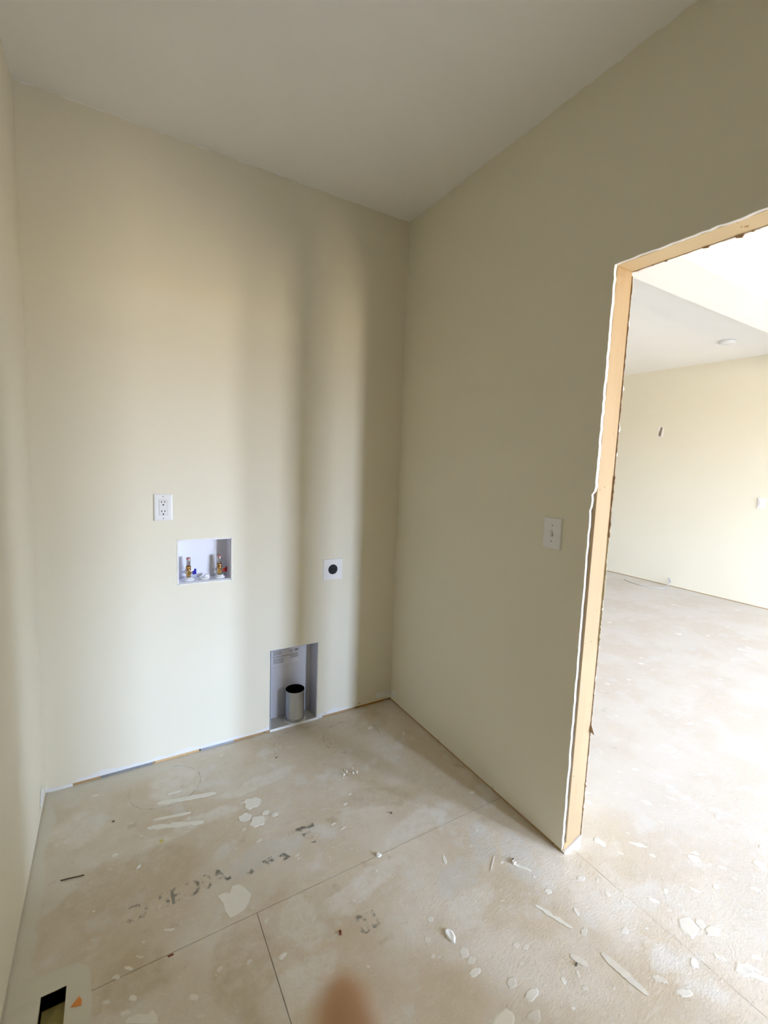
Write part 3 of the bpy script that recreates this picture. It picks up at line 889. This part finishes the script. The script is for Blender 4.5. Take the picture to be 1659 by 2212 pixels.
# ------------------------------------------------------------------ light switch on the shaded wall
sy, sz = -1.091, 1.195
t = thing('light_switch', (0.0, sy, sz - 0.059), 'white toggle light switch beside the bare door opening', 'light switch')
plate_mesh(sy, sz, 0.080, 0.118, 0.006, 0, 0.0, -1).obj('cover_plate', M['white'], t)
k = MB(); k.box(-0.0064, -0.005, sy - 0.0052, sy + 0.0052, sz - 0.012, sz + 0.012); k.obj('toggle_slot', M['screw'], t)
k = MB(); k.prism([(-0.005, sz - 0.008), (-0.005, sz + 0.009), (-0.013, sz - 0.004), (-0.014, sz - 0.010), (-0.010, sz - 0.011)], 1, sy - 0.0042, sy + 0.0042); k.obj('toggle', M['white2'], t, 0.0006)
for dz in (0.030, -0.030):
    k = MB(); k.lathe([(0.0032, 0.0), (0.0028, -0.0012)], (-0.0058, sy, sz + dz), 0, 12); k.obj('screw', M['screw'], t)

# ------------------------------------------------------------------ fittings of the bright room
t = thing('open_wiring_box', (XF, 1.077, 1.892), 'small open wiring box cut high in the far wall', 'wiring box')
k = MB(); y0, y1, z0, z1 = 1.046, 1.108, 1.893, 2.021; f = 0.007
k.box(XF - 0.003, XF + 0.0004, y0, y0 + f, z0, z1); k.box(XF - 0.003, XF + 0.0004, y1 - f, y1, z0, z1)
k.box(XF - 0.003, XF + 0.0004, y0 + f, y1 - f, z0, z0 + f); k.box(XF - 0.003, XF + 0.0004, y0 + f, y1 - f, z1 - f, z1)
k.obj('bracket', M['white'], t)
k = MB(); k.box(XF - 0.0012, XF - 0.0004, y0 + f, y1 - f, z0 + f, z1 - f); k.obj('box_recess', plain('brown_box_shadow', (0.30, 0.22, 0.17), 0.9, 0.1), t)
k = MB(); k.prism([(y0 + f, z0 + f), (y0 + f + 0.016, z0 + f), (y0 + f + 0.004, z1 - f), (y0 + f, z1 - f)], 0, XF - 0.0025, XF - 0.0013); k.obj('cable_flap', M['gyp'], t)
k = MB(); k.prism([(y1 - f, z0 + 0.045), (y1 - f - 0.020, z1 - f), (y1 - f, z1 - f)], 0, XF - 0.0025, XF - 0.0013); k.obj('cable_flap', M['gyp'], t)

t = thing('light_switch', (XF, -0.075, 1.086), 'white switch plate on the far wall of the bright room', 'light switch')
plate_mesh(-0.075, 1.144, 0.074, 0.116, 0.006, 0, XF, -1).obj('cover_plate', M['white'], t)
k = MB(); k.box(XF - 0.010, XF - 0.005, -0.075 - 0.016, -0.075 + 0.016, 1.144 - 0.032, 1.144 + 0.032); k.obj('rocker', M['white2'], t, 0.001)

t = thing('smoke_detector', (3.77, 0.05, CH - 0.035), 'round white smoke detector on the bright room ceiling', 'smoke detector')
k = MB(); k.lathe([(0.060, -0.035), (0.068, -0.026), (0.070, -0.010), (0.070, 0.0005)], (3.77, 0.05, CH), 2, 36); k.obj('housing', M['white'], t)
k = MB(); k.lathe([(0.022, -0.040), (0.026, -0.035), (0.026, -0.033)], (3.77, 0.05, CH), 2, 24); k.obj('sensor_cap', M['white2'], t)

t = thing('loose_cable', (4.60, 0.76, 0.0), 'thin grey cable lying on the floor below the far wall', 'cable')
P = [(XF + 0.004, 0.765, 0.055), (XF - 0.012, 0.765, 0.050), (XF - 0.035, 0.765, 0.030), (4.55, 0.76, 0.008), (4.46, 0.74, 0.004), (4.37, 0.79, 0.004), (4.31, 0.88, 0.004), (4.30, 0.97, 0.004), (4.33, 1.09, 0.004), (4.39, 1.21, 0.004)]
sm = []
for i in range(len(P) - 1):
    a, b, c, d = (Vector(P[max(0, min(len(P) - 1, i + q))]) for q in (-1, 0, 1, 2))
    for u in range(5):
        s = u / 5
        sm.append(0.5 * ((2 * b) + (c - a) * s + (2 * a - 5 * b + 4 * c - d) * s * s + (3 * b - a - 3 * c + d) * s ** 3))
sm.append(Vector(P[-1]))
MB().tube(sm, 0.0035, 8).obj('jacket', M['cable'], t)
MB().tube([(XF - 0.010, 0.765, 0.046), (XF - 0.014, 0.766, 0.075), (XF - 0.022, 0.770, 0.098), (XF - 0.028, 0.785, 0.100)], 0.003, 8).obj('wire_tip', M['blade'], t)

# ------------------------------------------------------------------ floor duct opening
k = MB(); a, b, c, d = HOLE
e_ = 0.0015
k.box(a - e_, a, c - e_, d + e_, -0.045, -0.0005); k.box(b, b + e_, c - e_, d + e_, -0.045, -0.0005)
k.box(a, b, c - e_, c, -0.045, -0.0005); k.box(a, b, d, d + e_, -0.045, -0.0005); k.box(a, b, c, d, -0.0465, -0.045)
o = k.obj('floor_duct', M['olive']); rebase(o, ((a + b) / 2, (c + d) / 2, -0.045))
tag(o, 'narrow olive duct opening sunk in the floor by the left wall', 'floor duct')
# primer brushed round it
def blob(cx, cy, rx, ry, ang, seed, rough=0.25, n=26):
    pts = []
    ca, sa = math.cos(ang), math.sin(ang)
    for i in range(n):
        a_ = 2 * math.pi * i / n
        q = 1 + rough * 1.6 * mnoise.noise(Vector((math.cos(a_) * 1.6 + seed * 3.1, math.sin(a_) * 1.6, seed * 1.7))) + rough * 0.5 * mnoise.noise(Vector((math.cos(a_) * 5, math.sin(a_) * 5 + seed, seed)))
        u, v = rx * q * math.cos(a_), ry * q * math.sin(a_)
        pts.append((cx + u * ca - v * sa, cy + u * sa + v * ca))
    return pts
HM = plain('brushed_floor_primer', (0.66, 0.63, 0.53), 0.8, 0.15, 0, 0.06, 30, 0.2)
k = MB()
for pts in ([(-1.690, -0.80), (-1.62, -0.82), (-1.54, -0.825), (-1.512, -0.85), (-1.505, -0.88), (-1.690, -0.88)],
            [(HOLE[1], -0.8802), (-1.505, -0.8802), (-1.500, -0.95), (-1.504, -1.05), (-1.51, -1.16), (HOLE[1], -1.16)],
            [(-1.690, -0.8802), (HOLE[0], -0.8802), (HOLE[0], -1.16), (-1.690, -1.16)]):
    k.prism(pts, 2, 0.0001, 0.0007)
k.obj('primer_smear', HM, floor)

# ------------------------------------------------------------------ dried compound, stamps and rings on the floor (parts of the floor)
ZC = [0.0004]
def smear(pts, mat, name, h=0.0010):
    ZC[0] += 0.000004
    k = MB(); k.prism(pts, 2, 0.0001, h + (ZC[0] % 0.0004)); return k.obj(name, mat, floor)
def px_poly(pts, mat, name='compound_smear', h=0.0010):
    return smear([fl(*q) for q in pts], mat, name, h)
def streak(p0, p1, w, seed, mat, name='compound_smear', h=0.0012, rough=0.45):
    a, b = Vector(fl(*p0)), Vector(fl(*p1)); d = b - a; L = d.length; d.normalize(); nn = Vector((-d.y, d.x))
    n = max(8, int(L / 0.008)); up, dn = [], []
    for i in range(n + 1):
        t_ = i / n; env = max(0.0, 1 - abs(2 * t_ - 1) ** 5) ** 0.5 * (0.8 + 0.35 * mnoise.noise(Vector((t_ * L * 22, seed, 9)))) if 0 < t_ < 1 else 0.3
        wu = w * 0.5 * env * (1 + rough * mnoise.noise(Vector((t_ * L * 60, seed, 0))))
        wd_ = w * 0.5 * env * (1 + rough * mnoise.noise(Vector((t_ * L * 60, seed, 5))))
        p = a + d * (L * t_)
        up.append(tuple(p + nn * wu)); dn.append(tuple(p - nn * wd_))
    return smear(up + dn[::-1], mat, name, h)
pale = plain('pale_compound_patch', (0.80, 0.775, 0.70), 0.85, 0.15, 0, 0.06, 50, 0.3)
px_poly([(470, 1936), (484, 1929), (497, 1930), (502, 1914), (516, 1911), (527, 1916), (543, 1932), (538, 1950), (527, 1966), (508, 1978), (497, 1983), (487, 1970), (484, 1953)], pale)
streak((340, 1736), (466, 1713), 0.028, 3, pale)
streak((362, 1716), (392, 1708), 0.010, 4, pale)
streak((318, 1789), (440, 1776), 0.030, 6, pale, h=0.0008, rough=0.7)
streak((330, 1772), (412, 1755), 0.016, 7, pale)
for i, (q, rx, ry, an) in enumerate((((545, 1735), 0.032, 0.030, 0.4), ((528, 1766), 0.022, 0.020, 0), ((556, 1775), 0.030, 0.026, 0.3), ((574, 1756), 0.015, 0.010, 0), ((594, 1759), 0.014, 0.010, 0.2))):
    smear(blob(*fl(*q), rx, ry, an, 30 + i), pale, 'compound_smear', 0.0011)
streak((1156, 1955), (1236, 2006), 0.018, 8, pale, rough=1.0)
streak((1232, 2064), (1270, 2086), 0.022, 9, M['dried2'])
streak((1300, 2060), (1400, 2150), 0.028, 10, M['dried2'], rough=0.9)
streak((1103, 1864), (1148, 1882), 0.012, 11, pale)
streak((1068, 1848), (1060, 1882), 0.006, 12, M['dried'])
px_poly([(270, 2212), (276, 2200), (300, 2190), (318, 2192), (330, 2182), (340, 2195), (342, 2212)], pale)

# worn stamp lettering, only partly readable, set along the sheet
def stamp(txt, x, y, size, rot=0.0, sx=1.0):
    cu = bpy.data.curves.new('stamp', 'FONT'); cu.body = txt; cu.size = size; cu.offset = 0.0015
    tmp = bpy.data.objects.new('stamp_tmp', cu)
    COL.objects.link(tmp)
    dg = bpy.context.evaluated_depsgraph_get()
    me = bpy.data.meshes.new_from_object(tmp.evaluated_get(dg))
    bpy.data.objects.remove(tmp); bpy.data.curves.remove(cu)
    me.materials.clear(); me.materials.append(M['ink'])
    me.transform(Matrix.Translation((x, y, 0.0014)) @ Matrix.Rotation(rot, 4, 'Z') @ Matrix.Diagonal((sx, 1, 1, 1)))
    o = bpy.data.objects.new('stamped_lettering', me); COL.objects.link(o); o.parent = floor
    return o
stamp('CASEO0A', -1.425, -0.775, 0.082, 0.03, 0.88)
stamp('03', -0.80, -1.150, 0.085, 0.05, 0.9)
stamp('E', -0.83, -0.765, 0.085, 0.0, 0.9)
k = MB(); k.prism([fl(621, 1798), fl(675, 1777), fl(679, 1785), fl(624, 1807)], 2, 0.0012, 0.0014); k.obj('stamped_bar', M['ink'], floor)
for q in ([(531, 1886), (545, 1876), (551, 1884), (538, 1892)], [(603, 1850), (612, 1842), (628, 1851), (612, 1862)], [(490, 1898), (498, 1893), (500, 1898), (493, 1903)], [(566, 1862), (585, 1850), (594, 1858), (580, 1868)]):
    k = MB(); k.prism([fl(*p) for p in q], 2, 0.0012, 0.0014); k.obj('stamped_mark', M['ink'], floor)
# rings left by paint cans
def can_ring(c, rx, ry, wd_, a0, a1):
    k = MB(); n = 60; L = []
    for i in range(n + 1):
        a_ = math.radians(a0 + (a1 - a0) * i / n)
        w_ = wd_ * (0.7 + 0.6 * abs(mnoise.noise(Vector((a_ * 2, c[0] * 9, 0)))))
        L.append((Vector((c[0] + (rx - w_) * math.cos(a_), c[1] + (ry - w_) * math.sin(a_))), Vector((c[0] + (rx + w_) * math.cos(a_), c[1] + (ry + w_) * math.sin(a_)))))
    k.prism([tuple(p[0]) for p in L] + [tuple(p[1]) for p in L[::-1]], 2, 0.0011, 0.0013)
    k.obj('can_ring', M['ring'], floor)
can_ring((-1.255, -0.185), 0.140, 0.130, 0.0020, -200, 80)
can_ring((-0.375, -0.230), 0.150, 0.140, 0.0020, -30, 250)
can_ring((-0.62, -0.17), 0.15, 0.13, 0.0016, 60, 200)

# individual drops of dried compound
drop_meshes = []
for i in range(7):
    k = MB(); pts = blob(0, 0, 1.0, 0.62, 0, 100 + i, 0.3, 14)
    lo = [k.b.verts.new((p[0], p[1], 0.0)) for p in pts]; hi = [k.b.verts.new((p[0] * 0.8, p[1] * 0.8, 0.10)) for p in pts]
    for a in range(14):
        k.b.faces.new((lo[a], lo[(a + 1) % 14], hi[(a + 1) % 14], hi[a]))
    k.b.faces.new(hi); k.b.faces.new(lo[::-1])
    bmesh.ops.recalc_face_normals(k.b, faces=k.b.faces)
    me = bpy.data.meshes.new('compound_drop'); k.b.to_mesh(me); k.b.free(); me.materials.append(M['dried'] if i < 2 else M['dried2']); drop_meshes.append(me)
def drop(x, y, r, ang, asp=1.0, i=None):
    o = bpy.data.objects.new('compound_drop', drop_meshes[rnd.randrange(7) if i is None else i])
    COL.objects.link(o); o.parent = floor
    o.location = (x, y, 0.0002); o.rotation_euler = (0, 0, ang); o.scale = (r, r * asp, min(r, 0.02) * 0.45)
    return o
for q, r, an, asp in (((1255, 1897), 0.019, -0.4, 1.0), ((1245, 1970), 0.017, 1.2, 0.9), ((1312, 1930), 0.015, 0.9, 1.0), ((1262, 2012), 0.018, 0.1, 1.0), ((930, 1985), 0.012, 0, 1.4),
                      ((923, 2029), 0.013, 0, 1.4), ((1002, 2057), 0.018, 0, 1.5), ((1018, 2074), 0.015, 0, 1.3), ((1115, 2042), 0.013, 0, 1.2), ((1136, 2046), 0.012, 0.3, 1.2),
                      ((1025, 2100), 0.022, 0, 1.0), ((1105, 2122), 0.022, 0.2, 1.0), ((1148, 2148), 0.026, 0.1, 1.0), ((1217, 2118), 0.012, 1.2, 1.2), ((1090, 2207), 0.045, 0.1, 1.0),
                      ((1155, 2195), 0.026, 0, 1.1), ((960, 1857), 0.022, 1.2, 0.7), ((820, 1848), 0.011, 0.2, 1.2), ((610, 2065), 0.014, 0.3, 1.1), ((475, 2093), 0.010, 0.3, 1.2), ((742, 1788), 0.016, 0.3, 0.8),
                      ((800, 1572), 0.020, 0.3, 0.9), ((248, 1847), 0.012, 0, 1.3), ((140, 1820), 0.008, 0.3, 1.2), ((720, 1780), 0.012, 0.3, 0.8), ((935, 2065), 0.010, 0.2, 1.0),
                      ((1350, 2010), 0.016, 0.2, 1.2), ((1485, 2000), 0.045, 0.4, 1.1), ((1512, 1994), 0.020, 0.1, 1.3), ((1540, 2010), 0.035, -0.3, 0.8), ((1640, 1868), 0.030, 0.8, 1.2),
                      ((1480, 2145), 0.030, -0.5, 0.7), ((1425, 2115), 0.022, -1.0, 0.9), ((1450, 1725), 0.030, -1.1, 0.5), ((1550, 1765), 0.018, 0.2, 1.0), ((1515, 1672), 0.030, -0.3, 0.7),
                      ((1545, 1915), 0.017, 0.3, 1.0), ((1438, 1925), 0.014, 0.3, 1.1), ((1630, 1920), 0.018, -0.8, 1.0), ((1645, 1830), 0.020, 0.1, 0.8), ((1500, 2080), 0.020, 0.4, 1.1)):
    drop(*fl(*q), r * 0.85, an, asp)
# thinner spatter, denser towards the bright room
cnt = 0
while cnt < 185:
    u, v = rnd.uniform(180, 1659), rnd.uniform(1300, 2212)
    x, y = fl(u, v)
    if x < -1.62 or x > 4.5 or y > 1.5: continue
    if x < 0 and (y > -0.04 or rnd.random() < 0.55): continue
    if -0.03 < x < 0.14 and y > YD0 - 0.03: continue
    if x > 0.1 and u < 1225: continue
    r = (0.004 + 0.010 * rnd.random() ** 2) if x < 0.1 else (0.007 + 0.026 * rnd.random() ** 2)
    drop(x, y, r, rnd.uniform(-0.9, 0.9) if x < 0.1 else rnd.uniform(-1.3, -0.3), rnd.uniform(0.5, 1.3)); cnt += 1

# ------------------------------------------------------------------ loose litter on the floor
def chip_mesh(pts, h, seed, taper=0.75):
    k = MB(); cx = sum(p[0] for p in pts) / len(pts); cy = sum(p[1] for p in pts) / len(pts)
    lo = [k.b.verts.new((p[0], p[1], 0.0012)) for p in pts]
    hi = [k.b.verts.new((cx + (p[0] - cx) * taper, cy + (p[1] - cy) * taper, 0.0012 + h * (0.8 + 0.4 * rnd.random()))) for p in pts]
    n = len(pts)
    for a in range(n): k.b.faces.new((lo[a], lo[(a + 1) % n], hi[(a + 1) % n], hi[a]))
    k.b.faces.new(hi); k.b.faces.new(lo[::-1])
    return k
def litter(name, pts, h, mat, label, cat, group=None, seed=1):
    o = chip_mesh(pts, h, seed).obj(name, mat)
    c = sum((Vector((p[0], p[1], 0)) for p in pts), Vector()) / len(pts)
    rebase(o, (c.x, c.y, 0.0)); tag(o, label, cat, None, group); return o
litter('plaster_chip', [fl(960, 2008), fl(968, 2006), fl(978, 2012), fl(984, 2026), fl(983, 2039), fl(975, 2036), fl(966, 2028), fl(960, 2016)], 0.004, M['crumb'], 'long oval white plaster chip lying alone on the brown sheet', 'plaster chip')
for q in ((743, 1675), (749, 1668), (763, 1671), (771, 1669)):
    x, y = fl(*q); litter('plaster_crumb', blob(x, y, 0.0042, 0.0036, 0.3, q[0], 0.2, 10), 0.007, M['crumb'], 'bright white plaster crumb in the small cluster below the dryer vent', 'plaster crumb', 'plaster crumbs below the dryer vent')
for q in ((755, 1672), (745, 1664), (762, 1660), (742, 1681)):
    x, y = fl(*q); litter('plaster_crumb', blob(x, y, 0.0024, 0.0020, 0.3, q[0], 0.2, 8), 0.003, M['crumb'], 'tiny white plaster speck beside the crumb cluster below the dryer vent', 'plaster crumb', 'plaster specks below the dryer vent')
a, b = Vector((*fl(131, 1904), 0.0032)), Vector((*fl(182, 1892), 0.0034))
k = MB(); d_ = (b - a)
k.tube([a, a + d_ * 0.35 + Vector((0, 0.0006, 0)), a + d_ * 0.7, b], 0.0019, 6); o = k.obj('wood_splinter', M['stick']); rebase(o, ((a.x + b.x) / 2, (a.y + b.y) / 2, 0.0))
tag(o, 'dark thin wood splinter near the left wall', 'splinter')
cx, cy = fl(349, 1818)
k = MB(); k.tube([(cx + 0.0055 * math.cos(a_ * 0.55), cy + 0.0050 * math.sin(a_ * 0.55), 0.0025 + 0.0012 * a_ / 10) for a_ in range(11)], 0.0014, 6)
o = k.obj('plastic_ring', M['yellow']); rebase(o, (cx, cy, 0.0)); tag(o, 'tiny bright yellow plastic loop on the floor', 'plastic ring')
litter('paper_scrap', [fl(152, 2177), fl(163, 2163), fl(171, 2152), fl(177, 2160), fl(176, 2172), fl(164, 2176)], 0.0012, M['orange'], 'orange scrap beside the floor duct opening', 'scrap')
litter('wood_chip', [fl(732, 2010), fl(737, 2009), fl(738, 2020), fl(734, 2022)], 0.003, M['rust'], 'short reddish chip beside the worn 03 stamp', 'chip')
litter('wood_chip', [fl(361, 2067), fl(374, 2060), fl(376, 2063), fl(364, 2069)], 0.002, M['rust'], 'reddish splinter caught in the long sheet joint', 'chip')
for q, lb_ in (((245, 1775), 'dark grit speck on the pale floor near the left wall'), ((597, 1637), 'dark grit speck in front of the dryer vent'), ((845, 1757), 'dark grit speck near the middle of the floor'), ((1108, 1857), 'dark grit sliver on the grey smear by the door jamb'), ((1245, 2083), 'dark grit speck at the end of a pale smear')):
    x, y = fl(*q); litter('grit_speck', blob(x, y, 0.006, 0.0032, 0.4, q[0], 0.3, 9), 0.002, M['grit'], lb_, 'grit')
litter('plaster_chip', [fl(812, 1846), fl(818, 1843), fl(824, 1848), fl(820, 1853), fl(814, 1852)], 0.005, M['crumb'], 'small white plaster nub on the long sheet joint', 'plaster chip')
litter('plaster_chip', [fl(1106, 1860), fl(1112, 1858), fl(1115, 1864), fl(1110, 1869), fl(1106, 1866)], 0.005, M['crumb'], 'small white plaster chip on the grey smear by the jamb', 'plaster chip')
litter('plaster_chip', [fl(294, 1878), fl(300, 1870), fl(304, 1868), fl(304, 1873), fl(297, 1877)], 0.003, M['crumb'], 'slim white plaster flake above the stamped lettering', 'plaster chip')

# ------------------------------------------------------------------ the photographer's hand, fingertips reaching up in front of the lens
def cp(r, u, d):
    return CAM + RR * r + UU * (u + 0.0085) + FF * d
wrist = cp(0.030, -0.290, 0.030)
hand = thing('hand', wrist, 'bare raised hand with one fingertip held up over the floor', 'hand')
def skin_mesh(name, verts, edges, mat, parent, root, lv=2):
    me = bpy.data.meshes.new(name)
    base = parent.location
    me.from_pydata([tuple(v[0] - base) for v in verts], edges, [])
    o = bpy.data.objects.new(name, me); COL.objects.link(o); o.parent = parent
    sk = o.modifiers.new('skin', 'SKIN')
    lay = me.skin_vertices[0] if len(me.skin_vertices) else None
    if lay is None:
        bm = bmesh.new(); bm.from_mesh(me); bm.verts.layers.skin.verify(); bm.to_mesh(me); bm.free(); lay = me.skin_vertices[0]
    for i, v in enumerate(verts):
        rr_ = v[1]
        lay.data[i].radius = rr_ if isinstance(rr_, tuple) else (rr_, rr_)
        lay.data[i].use_root = (i == root)
    sk.use_smooth_shade = True
    sb = o.modifiers.new('smooth', 'SUBSURF'); sb.levels = lv; sb.render_levels = lv
    me.materials.append(mat)
    return o
V, E_ = [], []
def add(p, r, link=None):
    V.append((p, r)); i = len(V) - 1
    if link is not None: E_.append((link, i))
    return i
w0 = add(wrist, (0.027, 0.020))
pl = add(cp(0.022, -0.245, 0.052), (0.034, 0.017), w0)
mid = add(cp(0.018, -0.205, 0.064), (0.034, 0.014), pl)
fa = add(cp(0.055, -0.370, -0.010), (0.031, 0.027), w0)
fa2 = add(cp(0.095, -0.480, -0.070), (0.040, 0.037), fa)
def finger(pts, link):
    for p, r in pts:
        link = add(cp(*p), r, link)
    return link
tip_i = finger([((-0.002, -0.178, 0.076), 0.0098), ((-0.0045, -0.152, 0.084), 0.0090), ((-0.0065, -0.128, 0.089), 0.0082), ((-0.0080, -0.108, 0.090), 0.0068), ((-0.0083, -0.1015, 0.0895), 0.0045)], mid)
finger([((0.020, -0.178, 0.074), 0.0100), ((0.017, -0.152, 0.084), 0.0092), ((0.013, -0.130, 0.090), 0.0083), ((0.0115, -0.118, 0.0905), 0.0066)], mid)
finger([((0.038, -0.184, 0.070), 0.0095), ((0.040, -0.163, 0.082), 0.0088), ((0.038, -0.166, 0.098), 0.0080), ((0.036, -0.180, 0.104), 0.0066)], mid)
finger([((0.052, -0.198, 0.062), 0.0085), ((0.056, -0.182, 0.074), 0.0076), ((0.053, -0.184, 0.088), 0.0070), ((0.050, -0.195, 0.094), 0.0058)], mid)
finger([((-0.010, -0.238, 0.058), 0.0120), ((-0.026, -0.214, 0.072), 0.0105), ((-0.030, -0.190, 0.084), 0.0095), ((-0.028, -0.172, 0.090), 0.0072)], pl)
skin_mesh('palm_and_fingers', V, E_, M['skin'], hand, 0)
# nail on the far side of the fingertip
k = MB(); n1 = 8
ring = []
for j in range(5):
    rw = []
    for i in range(7):
        a_ = (i - 3) / 3.0
        p = cp(-0.0083 + a_ * 0.0042, -0.1085 - j * 0.0026 + (0.0016 * (1 - a_ * a_) if j == 0 else 0), 0.0958 - 0.0016 * a_ * a_ - (0.0014 if j == 0 else 0))
        rw.append(k.b.verts.new(p))
    ring.append(rw)
for j in range(4):
    for i in range(6):
        k.b.faces.new((ring[j][i], ring[j][i + 1], ring[j + 1][i + 1], ring[j + 1][i])).smooth = True
no = k.obj('finger_nail', M['nailskin'], hand)
so = no.modifiers.new('thick', 'SOLIDIFY'); so.thickness = 0.0008
cuff = [(cp(0.050, -0.352, 0.000), (0.036, 0.032)), (cp(0.075, -0.420, -0.038), (0.043, 0.040)), (cp(0.105, -0.505, -0.085), (0.052, 0.050))]
skin_mesh('sleeve', cuff, [(0, 1), (1, 2)], M['sleeve'], hand, 0)
